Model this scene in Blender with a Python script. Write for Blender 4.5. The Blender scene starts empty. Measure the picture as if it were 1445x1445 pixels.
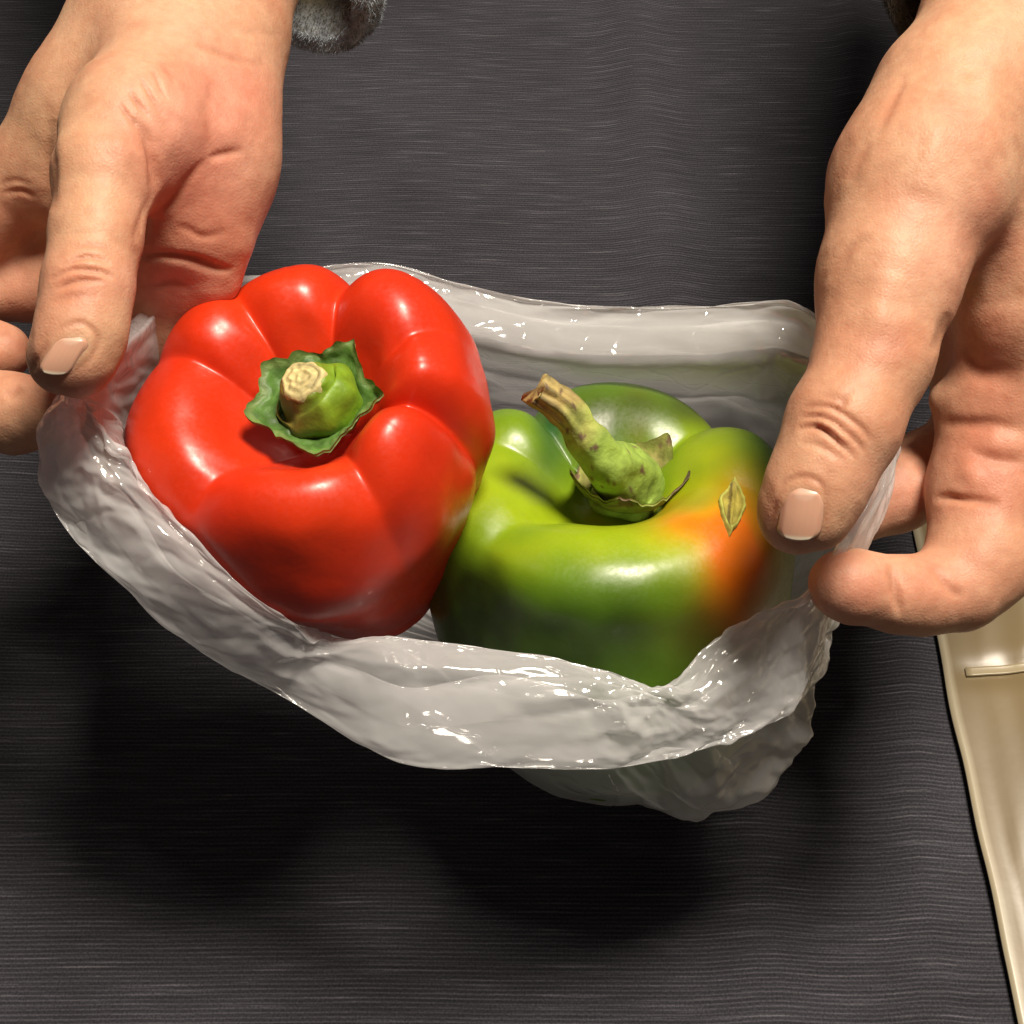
import bpy, math, random
import numpy as np
from mathutils import Vector, Matrix, noise
from mathutils.bvhtree import BVHTree
import openvdb

random.seed(7); RNG = np.random.default_rng(7)
S = bpy.context.scene
COL = S.collection

# ------------------------------------------------------------------ camera, world, lamps, exposure
F = 1984.0                      # focal length in pixels of the 1445 px photograph
PITCH = math.radians(53.0)
HC = 0.415                      # camera height above the table
CAM = np.array([0.0, 0.0, HC])
RGT = np.array([1.0, 0.0, 0.0])
FWD = np.array([0.0, math.cos(PITCH), -math.sin(PITCH)])
UPV = np.array([0.0, math.sin(PITCH), math.cos(PITCH)])
cd = bpy.data.cameras.new('camera')
cam = bpy.data.objects.new('camera', cd); COL.objects.link(cam)
cd.sensor_fit = 'HORIZONTAL'; cd.angle = 2 * math.atan(722.5 / F)
cd.clip_start = 0.02; cd.clip_end = 50
cam.matrix_world = Matrix(((1, 0, 0, 0), (0, UPV[1], -FWD[1], 0), (0, UPV[2], -FWD[2], HC), (0, 0, 0, 1)))
S.camera = cam

w = bpy.data.worlds.new('World'); S.world = w; w.use_nodes = True
bg = w.node_tree.nodes['Background']
bg.inputs[0].default_value = (1.0, 0.84, 0.72, 1); bg.inputs[1].default_value = 0.065

def lamp(name, loc, target, power, size, color):
    ld = bpy.data.lights.new(name, 'AREA'); ld.shape = 'DISK'; ld.size = size; ld.energy = power; ld.color = color
    o = bpy.data.objects.new(name, ld); COL.objects.link(o)
    o.location = loc
    o.rotation_euler = (Vector(target) - Vector(loc)).to_track_quat('-Z', 'Y').to_euler()
    return o
lamp('ceiling_lamp', (0.24, 0.37, 1.25), (0.02, 0.21, 0.0), 26.0, 0.34, (1.0, 0.89, 0.75))

S.view_settings.view_transform = 'Standard'; S.view_settings.look = 'None'
S.view_settings.exposure = 0.0; S.view_settings.gamma = 1.0
S.render.engine = 'CYCLES'
S.cycles.transparent_max_bounces = 16; S.cycles.max_bounces = 10

# ------------------------------------------------------------------ helpers
def P(px, py, d):               # a point of the place, seen at (px, py), d metres deep
    return CAM + d * (FWD + (px - 722.5) / F * RGT + (722.5 - py) / F * UPV)

def pix(v):                     # world -> pixel + depth
    q = np.asarray(v) - CAM
    d = q @ FWD
    return 722.5 + F * (q @ RGT) / d, 722.5 - F * (q @ UPV) / d, d

def mesh_obj(name, verts, faces, mat=None, parent=None, smooth=True, attrs=None):
    me = bpy.data.meshes.new(name)
    me.from_pydata([tuple(map(float, v)) for v in verts], [], [tuple(map(int, f)) for f in faces])
    if smooth: me.polygons.foreach_set('use_smooth', [True] * len(me.polygons))
    for k, arr in (attrs or {}).items():
        arr = np.asarray(arr, np.float32)
        if arr.ndim == 2:
            a = me.attributes.new(k, 'FLOAT_COLOR', 'POINT')
            full = np.ones((len(arr), 4), np.float32); full[:, :arr.shape[1]] = arr
            a.data.foreach_set('color', full.ravel())
        else:
            a = me.attributes.new(k, 'FLOAT', 'POINT'); a.data.foreach_set('value', arr)
    me.update()
    o = bpy.data.objects.new(name, me); COL.objects.link(o)
    if mat: me.materials.append(mat)
    if parent: o.parent = parent
    return o

def empty(name, loc=(0, 0, 0)):
    o = bpy.data.objects.new(name, None); COL.objects.link(o); o.empty_display_size = 0.02
    return o

def tag(o, label, cat, group=None):
    o['label'] = label; o['category'] = cat
    if group: o['group'] = group

def catmull(pts, n, closed=False):
    pts = np.asarray(pts, float); m = len(pts)
    out = []
    ts = np.linspace(0, m if closed else m - 1, n, endpoint=not closed)
    for t in ts:
        i = int(min(math.floor(t), m - 1 if closed else m - 2)); f = t - i
        if closed: a, b, c, d = (pts[(i + k) % m] for k in (-1, 0, 1, 2))
        else:
            b, c = pts[i], pts[i + 1]
            a = pts[i - 1] if i > 0 else 2 * b - c
            d = pts[i + 2] if i + 2 < m else 2 * c - b
        out.append(0.5 * (2 * b + (c - a) * f + (2 * a - 5 * b + 4 * c - d) * f * f + (3 * b - a - 3 * c + d) * f ** 3))
    return np.array(out)

def grid_faces(nu, nv, closed_u=False):   # verts index = v*nu+u
    fs = []
    for v in range(nv - 1):
        for u in range(nu if closed_u else nu - 1):
            u2 = (u + 1) % nu
            fs.append((v * nu + u, v * nu + u2, (v + 1) * nu + u2, (v + 1) * nu + u))
    return fs

def vnoise(p, scale, seed=0.0):
    return noise.noise(Vector((p[0] * scale + seed, p[1] * scale - seed, p[2] * scale + 2 * seed)))

def normals_of(verts, faces):
    verts = np.asarray(verts); f = np.asarray(faces)
    n = np.zeros_like(verts)
    a, b, c = verts[f[:, 0]], verts[f[:, 1]], verts[f[:, 2]]
    fn = np.cross(b - a, c - a)
    if f.shape[1] == 4: fn = fn + np.cross(c - a, verts[f[:, 3]] - a)
    for k in range(f.shape[1]): np.add.at(n, f[:, k], fn)
    return n / (np.linalg.norm(n, axis=1, keepdims=True) + 1e-12)

# ------------------------------------------------------------------ materials
class NT:
    def __init__(s, name):
        s.m = bpy.data.materials.new(name); s.m.use_nodes = True
        s.t = s.m.node_tree; s.b = s.t.nodes['Principled BSDF']; s.out = s.t.nodes['Material Output']
    def n(s, typ, **kw):
        o = s.t.nodes.new(typ)
        for k, v in kw.items():
            if k.startswith('i_'): o.inputs[k[2:].replace('_', ' ')].default_value = v
            else: setattr(o, k, v)
        return o
    def l(s, a, b): s.t.links.new(a, b)
    def set(s, **kw):
        for k, v in kw.items(): s.b.inputs[k.replace('_', ' ')].default_value = v
    def coord(s, scale=(1, 1, 1), rot=(0, 0, 0)):
        tc = s.n('ShaderNodeTexCoord'); mp = s.n('ShaderNodeMapping')
        mp.inputs['Scale'].default_value = scale; mp.inputs['Rotation'].default_value = rot
        s.l(tc.outputs['Object'], mp.inputs['Vector']); return mp.outputs['Vector']
    def noise(s, vec, scale, detail=4, rough=0.55):
        o = s.n('ShaderNodeTexNoise'); o.inputs['Scale'].default_value = scale
        o.inputs['Detail'].default_value = detail; o.inputs['Roughness'].default_value = rough
        if vec: s.l(vec, o.inputs['Vector'])
        return o.outputs['Fac']
    def ramp(s, fac, stops):
        o = s.n('ShaderNodeValToRGB'); e = o.color_ramp.elements
        while len(e) < len(stops): e.new(0.5)
        for k, (p, c) in enumerate(stops): e[k].position = p; e[k].color = (*c, 1) if len(c) == 3 else c
        s.l(fac, o.inputs['Fac']); return o.outputs['Color']
    def mix(s, a, b, fac, mode='MIX'):
        o = s.n('ShaderNodeMix', data_type='RGBA', blend_type=mode)
        for sock, v in ((o.inputs['A'], a), (o.inputs['B'], b), (o.inputs['Factor'], fac)):
            if hasattr(v, 'links') or hasattr(v, 'is_linked'): s.l(v, sock)
            elif isinstance(v, (int, float)): sock.default_value = v
            else: sock.default_value = (*v, 1)
        for k in o.inputs:      # RGBA sockets
            pass
        return o.outputs['Result']
    def attr(s, name, fac=False):
        o = s.n('ShaderNodeAttribute', attribute_name=name); return o.outputs['Fac' if fac else 'Color']
    def bump(s, h, strength, dist, normal=None):
        o = s.n('ShaderNodeBump'); o.inputs['Strength'].default_value = strength; o.inputs['Distance'].default_value = dist
        s.l(h, o.inputs['Height'])
        if normal: s.l(normal, o.inputs['Normal'])
        return o.outputs['Normal']
def _mix(s, a, b, fac, mode='MIX'):
    o = s.t.nodes.new('ShaderNodeMixRGB'); o.blend_type = mode
    for sock, v in ((o.inputs['Color1'], a), (o.inputs['Color2'], b), (o.inputs['Fac'], fac)):
        if isinstance(v, bpy.types.NodeSocket): s.l(v, sock)
        elif isinstance(v, (int, float)): sock.default_value = v
        else: sock.default_value = (*v, 1)
    return o.outputs['Color']
NT.mix = _mix

def mat_skin():
    m = NT('skin'); v = m.coord()
    col = m.attr('tint')
    blot = m.ramp(m.noise(v, 70, 5), [(0.3, (0.90, 0.76, 0.70)), (0.7, (1.04, 1.08, 1.04))])
    col = m.mix(col, blot, 1.0, 'MULTIPLY')
    fine = m.ramp(m.noise(v, 420, 3), [(0.3, (0.94, 0.90, 0.88)), (0.7, (1.04, 1.05, 1.05))])
    col = m.mix(col, fine, 1.0, 'MULTIPLY')
    m.l(col, m.b.inputs['Base Color'])
    m.set(Roughness=0.52, Subsurface_Weight=0.45, Subsurface_Scale=0.005)
    m.b.inputs['Subsurface Radius'].default_value = (1.0, 0.35, 0.18)
    m.b.inputs['Specular IOR Level'].default_value = 0.34
    vo = m.n('ShaderNodeTexVoronoi', feature='DISTANCE_TO_EDGE'); vo.inputs['Scale'].default_value = 1100
    m.l(v, vo.inputs['Vector'])
    vw = m.n('ShaderNodeVectorMath', operation='MULTIPLY_ADD'); nw = m.n('ShaderNodeTexNoise'); nw.inputs['Scale'].default_value = 90
    m.l(v, nw.inputs['Vector']); m.l(nw.outputs['Color'], vw.inputs[0]); vw.inputs[1].default_value = (0.006,) * 3; m.l(v, vw.inputs[2])
    v2 = m.n('ShaderNodeTexVoronoi', feature='DISTANCE_TO_EDGE'); v2.inputs['Scale'].default_value = 380; m.l(vw.outputs[0], v2.inputs['Vector'])
    mr = m.n('ShaderNodeMapRange', interpolation_type='SMOOTHSTEP'); m.l(v2.outputs['Distance'], mr.inputs[0]); mr.inputs[2].default_value = 0.16
    n0 = m.bump(mr.outputs[0], 0.07, 0.00025)
    n1 = m.bump(vo.outputs['Distance'], 0.24, 0.0004, n0)
    n2 = m.bump(m.noise(v, 260, 4), 0.25, 0.0008, n1)
    m.l(n2, m.b.inputs['Normal'])
    return m.m

def mat_nail():
    m = NT('fingernail'); v = m.coord()
    m.l(m.attr('tint'), m.b.inputs['Base Color'])
    m.set(Roughness=0.28, Subsurface_Weight=0.15, Subsurface_Scale=0.002)
    m.l(m.bump(m.noise(v, 500, 2), 0.08, 0.0003), m.b.inputs['Normal'])
    return m.m

def mat_pepper(name, rough):
    m = NT(name); v = m.coord()
    col = m.attr('tint')
    var = m.ramp(m.noise(v, 60, 5), [(0.3, (0.88, 0.88, 0.88)), (0.7, (1.05, 1.05, 1.05))])
    m.l(m.mix(col, var, 1.0, 'MULTIPLY'), m.b.inputs['Base Color'])
    sp = m.ramp(m.noise(v, 900, 2), [(0.35, (rough - .05,) * 3), (0.7, (rough + .08,) * 3)])
    m.l(sp, m.b.inputs['Roughness'])
    m.set(Subsurface_Weight=0.10, Subsurface_Scale=0.003, Coat_Weight=0.15, Coat_Roughness=0.24)
    m.b.inputs['Subsurface Radius'].default_value = (1, 0.5, 0.2)
    m.b.inputs['Specular IOR Level'].default_value = 0.45
    n1 = m.bump(m.noise(v, 900, 2), 0.10, 0.0002)
    n2 = m.bump(m.noise(v, 90, 3), 0.12, 0.002, n1)
    m.l(n2, m.b.inputs['Normal'])
    return m.m

def mat_tint(name, rough, bump=0.3, scale=600, var=0.15, sheen=0.0, stretch=(1, 1, 1)):
    m = NT(name); v = m.coord(stretch)
    vr = m.ramp(m.noise(v, scale * 0.4, 5), [(0.3, (1 - var * 2,) * 3), (0.7, (1 + var,) * 3)])
    m.l(m.mix(m.attr('tint'), vr, 1.0, 'MULTIPLY'), m.b.inputs['Base Color'])
    m.set(Roughness=rough, Sheen_Weight=sheen)
    m.l(m.bump(m.noise(v, scale, 4), bump, 0.0006), m.b.inputs['Normal'])
    return m.m

def mat_film():
    m = NT('milky_film'); v = m.coord()
    wob = m.n('ShaderNodeVectorMath', operation='MULTIPLY_ADD')
    nn = m.n('ShaderNodeTexNoise'); nn.inputs['Scale'].default_value = 40; m.l(v, nn.inputs['Vector'])
    m.l(nn.outputs['Color'], wob.inputs[0]); wob.inputs[1].default_value = (0.02,) * 3; m.l(v, wob.inputs[2])
    n2 = None
    for sc, st_, wd in ((30, 0.55, 0.05), (75, 0.35, 0.06)):
        nz = m.n('ShaderNodeTexVoronoi', feature='DISTANCE_TO_EDGE'); nz.inputs['Scale'].default_value = sc
        m.l(wob.outputs[0], nz.inputs['Vector'])
        mr = m.n('ShaderNodeMapRange', interpolation_type='SMOOTHSTEP'); m.l(nz.outputs['Distance'], mr.inputs[0]); mr.inputs[2].default_value = wd
        n2 = m.bump(mr.outputs[0], st_, 0.0006, n2)
    n2 = m.bump(m.noise(v, 55, 2, 0.5), 0.25, 0.004, n2)
    dif = m.n('ShaderNodeBsdfDiffuse'); dif.inputs['Color'].default_value = (0.95, 0.955, 0.965, 1)
    trl = m.n('ShaderNodeBsdfTranslucent'); trl.inputs['Color'].default_value = (0.95, 0.95, 0.95, 1)
    tra = m.n('ShaderNodeBsdfTransparent'); tra.inputs['Color'].default_value = (0.97, 0.97, 0.97, 1)
    gls = m.n('ShaderNodeBsdfGlossy'); gls.inputs['Roughness'].default_value = 0.11; gls.inputs['Color'].default_value = (1, 1, 1, 1)
    m.l(n2, gls.inputs['Normal'])
    body = m.n('ShaderNodeMixShader'); body.inputs[0].default_value = 0.36
    m.l(dif.outputs[0], body.inputs[1]); m.l(trl.outputs[0], body.inputs[2])
    op = m.n('ShaderNodeMapRange'); lw = m.n('ShaderNodeLayerWeight'); lw.inputs['Blend'].default_value = 0.25
    m.l(lw.outputs['Facing'], op.inputs[0])
    op.inputs[3].default_value = 0.40; op.inputs[4].default_value = 0.70
    a1 = m.n('ShaderNodeMixShader'); m.l(op.outputs[0], a1.inputs[0])
    m.l(tra.outputs[0], a1.inputs[1]); m.l(body.outputs[0], a1.inputs[2])
    lw2 = m.n('ShaderNodeLayerWeight'); lw2.inputs['Blend'].default_value = 0.5; m.l(n2, lw2.inputs['Normal'])
    pw = m.n('ShaderNodeMath', operation='POWER'); m.l(lw2.outputs['Facing'], pw.inputs[0]); pw.inputs[1].default_value = 4.0
    fr = m.n('ShaderNodeMapRange'); m.l(pw.outputs[0], fr.inputs[0]); fr.inputs[3].default_value = 0.055; fr.inputs[4].default_value = 0.45
    a2 = m.n('ShaderNodeMixShader'); m.l(fr.outputs[0], a2.inputs[0])
    m.l(a1.outputs[0], a2.inputs[1]); m.l(gls.outputs[0], a2.inputs[2])
    m.l(a2.outputs[0], m.out.inputs['Surface'])
    return m.m

def mat_cloth():
    m = NT('ribbed_cloth')
    wv = m.n('ShaderNodeTexWave', wave_type='BANDS', bands_direction='Y'); wv.inputs['Scale'].default_value = 225
    wv.inputs['Distortion'].default_value = 1.8; wv.inputs['Detail'].default_value = 2; wv.inputs['Detail Scale'].default_value = 0.12
    m.l(m.coord(), wv.inputs['Vector']); rib = wv.outputs['Fac']
    slub = m.noise(m.coord((34, 900, 1)), 1.0, 3, 0.6)
    weft = m.noise(m.coord((1500, 1300, 1)), 1.0, 2, 0.6)
    col = m.ramp(rib, [(0.25, (0.039, 0.038, 0.045)), (0.70, (0.050, 0.049, 0.057)), (0.95, (0.068, 0.067, 0.076))])
    c2 = m.ramp(slub, [(0.32, (0.72, 0.72, 0.72)), (0.58, (1.04, 1.04, 1.04)), (0.73, (2.0, 1.98, 1.95))])
    c3 = m.ramp(weft, [(0.3, (0.66, 0.66, 0.66)), (0.7, (1.34, 1.34, 1.34))])
    big = m.ramp(m.noise(m.coord((9, 12, 1)), 1.0, 4), [(0.3, (0.84, 0.82, 0.84)), (0.7, (1.14, 1.14, 1.16))])
    for c in (c2, c3, big): col = m.mix(col, c, 1.0, 'MULTIPLY')
    m.l(col, m.b.inputs['Base Color'])
    m.set(Roughness=0.95)
    m.b.inputs['Specular IOR Level'].default_value = 0.06
    n1 = m.bump(rib, 0.35, 0.0003); n2 = m.bump(weft, 0.4, 0.0003, n1)
    m.l(n2, m.b.inputs['Normal'])
    return m.m

M_SKIN = mat_skin(); M_NAIL = mat_nail()
M_RED = mat_pepper('red_pepper_skin', 0.38); M_GREEN = mat_pepper('green_pepper_skin', 0.36)
M_STEM = mat_tint('stem_green', 0.5, 0.4, 500, 0.18)
M_CALYX = mat_tint('calyx_green', 0.55, 0.6, 450, 0.22)
M_DRY = mat_tint('dry_stem', 0.7, 0.6, 500, 0.22)
M_FILM = mat_film(); M_CLOTH = mat_cloth()
M_FLEECE = mat_tint('grey_fleece', 0.9, 0.8, 700, 0.2, 0.3)
M_BOX = mat_tint('beige_plastic', 0.32, 0.12, 60, 0.05)

# ------------------------------------------------------------------ tablecloth and table
def build_cloth():
    nx, ny = 220, 200
    xs = np.linspace(-0.75, 0.75, nx); ys = np.linspace(-0.35, 1.15, ny)
    vs = []
    for y in ys:
        for x in xs:
            z = 0.0
            for cx, wd, am, sl in ((0.075, 0.014, .0042, -0.03), (0.125, 0.009, .0034, 0.10), (0.165, 0.009, .0034, .14), (-0.21, 0.02, .002, 0.05), (-0.05, .03, .001, .02)):
                q = (x - cx - sl * (y - 0.15)) / wd
                z += am * math.exp(-q * q)
            z += 0.0016 * vnoise((x, y, 0), 9, 3) + 0.0006 * vnoise((x * 1.6, y * .7, 0), 26, 5)
            vs.append((x, y, z - 0.003))
    o = mesh_obj('tablecloth', vs, grid_faces(nx, ny), M_CLOTH)
    tag(o, 'dark charcoal tablecloth with fine horizontal ribs under everything', 'tablecloth')
build_cloth()

# ------------------------------------------------------------------ beige plastic pouch at the edge
def build_pouch():
    root = empty('plastic_pouch')
    def on(px, py, z):
        a = P(px, py, 1.0) - CAM
        return CAM + a * ((z - HC) / a[2])
    A = on(1284, 720, .0014); B = on(1450, 1500, .0014)      # its long left edge
    d = (B - A) / np.linalg.norm(B - A); nrm = np.array([-d[1], d[0], 0])
    if nrm[0] < 0: nrm = -nrm
    L, W = 0.30, 0.20
    sm = np.linalg.norm(on(1332, 924, .012) - A)
    def height(s_, w_):
        e = min(1, w_ / 0.06, (W - w_) / 0.03, (s_ + 0.012) / 0.02, (L - s_) / 0.02); e = max(0, e)
        h = 0.0014 + 0.011 * e * e * (3 - 2 * e)
        h += 0.0022 * e * vnoise((s_, w_ * 2.2, 0), 16, 2)
        h += 0.0016 * e * (1 - abs(vnoise((s_ * .55, w_ * 2.4, 0), 30, 6)) * 2.4)
        fan = math.exp(-((s_ - 0.165) / 0.05) ** 2)           # long soft creases towards the near end
        h += 0.0016 * fan * e * math.sin(w_ * 620 + 6 * vnoise((s_, w_, 0), 12, 1))
        h -= 0.0045 * math.exp(-((s_ - sm) / 0.0045) ** 2) * e
        return h
    def sheet(name, s0, s1, w0, w1, ns, nw, lift, col, th):
        vs = []; tn = []
        for layer in (0, 1):
            for s_ in np.linspace(s0, s1, ns):
                for w_ in np.linspace(w0, w1, nw):
                    edge_wob = 0.0012 * vnoise((s_, 0, 2), 30, 3) * max(0, 1 - w_ / 0.01)
                    p = A + d * s_ + nrm * (w_ + edge_wob); p[2] = height(s_, w_) + lift
                    if layer == 1: p[2] = max(0.0006, height(s_, w_) + lift - th)
                    vs.append(p)
                    f = 0.5 + 0.5 * vnoise((s_, w_, 1), 25, 3)
                    c = np.array(col) * (0.88 + 0.24 * f)
                    if w_ < 0.0020: c = np.array([0.36, 0.31, 0.21])
                    tn.append(c)
        g = grid_faces(nw, ns); n0 = ns * nw
        fs = [tuple(reversed(f)) for f in g] + [tuple(i + n0 for i in f) for f in g]
        rimi = list(range(nw)) + [v * nw + nw - 1 for v in range(1, ns)] + [(ns - 1) * nw + u for u in range(nw - 2, -1, -1)] + [v * nw for v in range(ns - 2, 0, -1)]
        for i in range(len(rimi)):
            a_, b_ = rimi[i], rimi[(i + 1) % len(rimi)]
            fs.append((a_, b_, b_ + n0, a_ + n0))
        return mesh_obj(name, vs, fs, M_BOX, root, True, {'tint': tn})
    sheet('pouch_sheet', -0.012, L, 0.0, W, 150, 110, 0.0, (0.19, 0.142, 0.072), 0.030)
    sheet('seam', sm - 0.0016, sm + 0.0016, 0.007, W - .01, 7, 80, 0.0012, (0.34, 0.28, 0.17), 0.0010)
    tag(root, 'pale beige plastic pouch with a sealed seam, lying on the cloth right of the bag', 'pouch')
build_pouch()

# ------------------------------------------------------------------ peppers
def frame_from_axis(axis_c):
    a = axis_c[0] * RGT + axis_c[1] * UPV + axis_c[2] * FWD
    a = a / np.linalg.norm(a)
    e1 = RGT - (RGT @ a) * a; e1 /= np.linalg.norm(e1)
    e2 = np.cross(a, e1)
    return e1, e2, a

def pepper_body(O, axis_c, R, L, lobes, creases, prof, bottom_shift=(0, 0), nu=300, nv=130, seed=1):
    """lobes: (radius factor, height offset) ; creases[i]: (angle, strength) where lobe i starts"""
    e1, e2, a = frame_from_axis(axis_c)
    n = len(lobes)
    ang = [c[0] for c in creases]; st = [c[1] for c in creases]; om = [c[2] for c in creases]
    rowf = np.clip((np.linspace(0, len(prof) - 1, nv) - 3.5) / 1.9, 0, 1); inner = 1 + 0.5 * np.clip(1 - np.abs(np.linspace(0, len(prof) - 1, nv) - 2.5) / 1.5, 0, 1)
    mids = []; ends = []
    for i in range(n):
        a1 = ang[(i + 1) % n]
        if a1 <= ang[i]: a1 += 360
        ends.append(a1); mids.append((ang[i] + a1) / 2)
    mx = np.array([m - 360 for m in mids] + mids + [m + 360 for m in mids])
    rv = np.tile([l[0] for l in lobes], 3); hv = np.tile([l[1] for l in lobes], 3)
    pr = catmull(prof, nv)      # columns: r factor, z (in L units above/below), crease weight, height weight
    vs = np.zeros((nv, nu, 3)); th_all = np.linspace(0, 360, nu, endpoint=False)
    for j, th in enumerate(th_all):
        # smooth interpolation between lobe centres
        def interp(val):
            i = np.searchsorted(mx, th) - 1
            t = (th - mx[i]) / (mx[i + 1] - mx[i]); t = t * t * (3 - 2 * t)
            return val[i] * (1 - t) + val[i + 1] * t
        rr = interp(rv); hh = interp(hv)
        ind = 0
        for i in range(n):
            t0 = th if th >= ang[i] else th + 360
            if ang[i] <= t0 < ends[i]:
                t = 2 * (t0 - mids[i]) / (ends[i] - ang[i])
                sw = st[i] if t < 0 else st[(i + 1) % n]
                ind = sw * (1.03 - math.sqrt((1 - abs(t) ** 2.6) ** 2 + 0.014)) * inner * (1 - rowf * (1 - (om[i] if t < 0 else om[(i + 1) % n])))
                break
        r = pr[:, 0] * R * rr * (1 - 0.17 * ind * pr[:, 2])
        z = pr[:, 1] * L + pr[:, 3] * (hh - 0.0085 * ind)
        c, s = math.cos(math.radians(th)), math.sin(math.radians(th))
        tz = np.clip(-pr[:, 1], 0, 1)
        X = r * c + bottom_shift[0] * tz; Y = r * s + bottom_shift[1] * tz
        vs[:, j, :] = O + X[:, None] * e1 + Y[:, None] * e2 + z[:, None] * a
    vs = vs.reshape(-1, 3)
    for k in range(len(vs)):
        dlt = 0.0015 * vnoise(vs[k], 38, seed) + 0.0004 * vnoise(vs[k], 110, seed)
        q = vs[k] - O; q = q - (q @ a) * a; ln = np.linalg.norm(q)
        if ln > 0.008: vs[k] += q / ln * dlt
    fs = grid_faces(nu, nv, True)
    vs = np.vstack([vs, vs[:nu].mean(0), vs[-nu:].mean(0)])
    c0, c1 = nv * nu, nv * nu + 1
    fs += [(c0, (u + 1) % nu, u) for u in range(nu)]
    fs += [(c1, (nv - 1) * nu + u, (nv - 1) * nu + (u + 1) % nu) for u in range(nu)]
    fs = [tuple(reversed(f)) for f in fs]
    return vs, fs, (e1, e2, a)

def tube(path, radii, nseg=28, rough=0.0, seed=0, lobed=0.0, caps=True, ridge=5):
    path = np.asarray(path, float); n = len(path)
    tg = np.gradient(path, axis=0); tg /= np.linalg.norm(tg, axis=1, keepdims=True)
    ref = np.array([1.0, 0.2, 0.1]); vs = []
    for i in range(n):
        b = ref - (ref @ tg[i]) * tg[i]; b /= np.linalg.norm(b); ref = b
        c = np.cross(tg[i], b)
        for k in range(nseg):
            a = 2 * math.pi * k / nseg
            r = radii[i] * (1 + lobed * math.cos(ridge * a + seed))
            p = path[i] + r * (math.cos(a) * b + math.sin(a) * c)
            if rough: p = p + (math.cos(a) * b + math.sin(a) * c) * rough * vnoise(p, 220, seed)
            vs.append(p)
    fs = [tuple(reversed(f)) for f in grid_faces(nseg, n, True)]
    fs = [tuple(reversed(f)) for f in fs]
    if caps:
        vs.append(path[0]); vs.append(path[-1])
        fs += [(n * nseg, (k + 1) % nseg, k) for k in range(nseg)]
        fs += [(n * nseg + 1, (n - 1) * nseg + k, (n - 1) * nseg + (k + 1) % nseg) for k in range(nseg)]
    return np.array(vs), fs

PROF = [  # r, z, crease weight, height weight
    (0.05, -0.20, 0.0, 0.0), (0.20, -0.19, 0.2, 0.1), (0.36, -0.11, 0.7, 0.5), (0.52, -0.02, 1.0, 0.9), (0.68, 0.0, 1.0, 1.0),
    (0.85, -0.055, 0.95, 0.9), (0.96, -0.17, 0.8, 0.6), (1.0, -0.32, 0.6, 0.35), (0.96, -0.50, 0.5, 0.15),
    (0.87, -0.68, 0.45, 0.0), (0.74, -0.84, 0.45, 0), (0.54, -0.97, 0.5, 0), (0.30, -0.985, 0.7, 0), (0.06, -0.94, 0.3, 0)]

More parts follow.
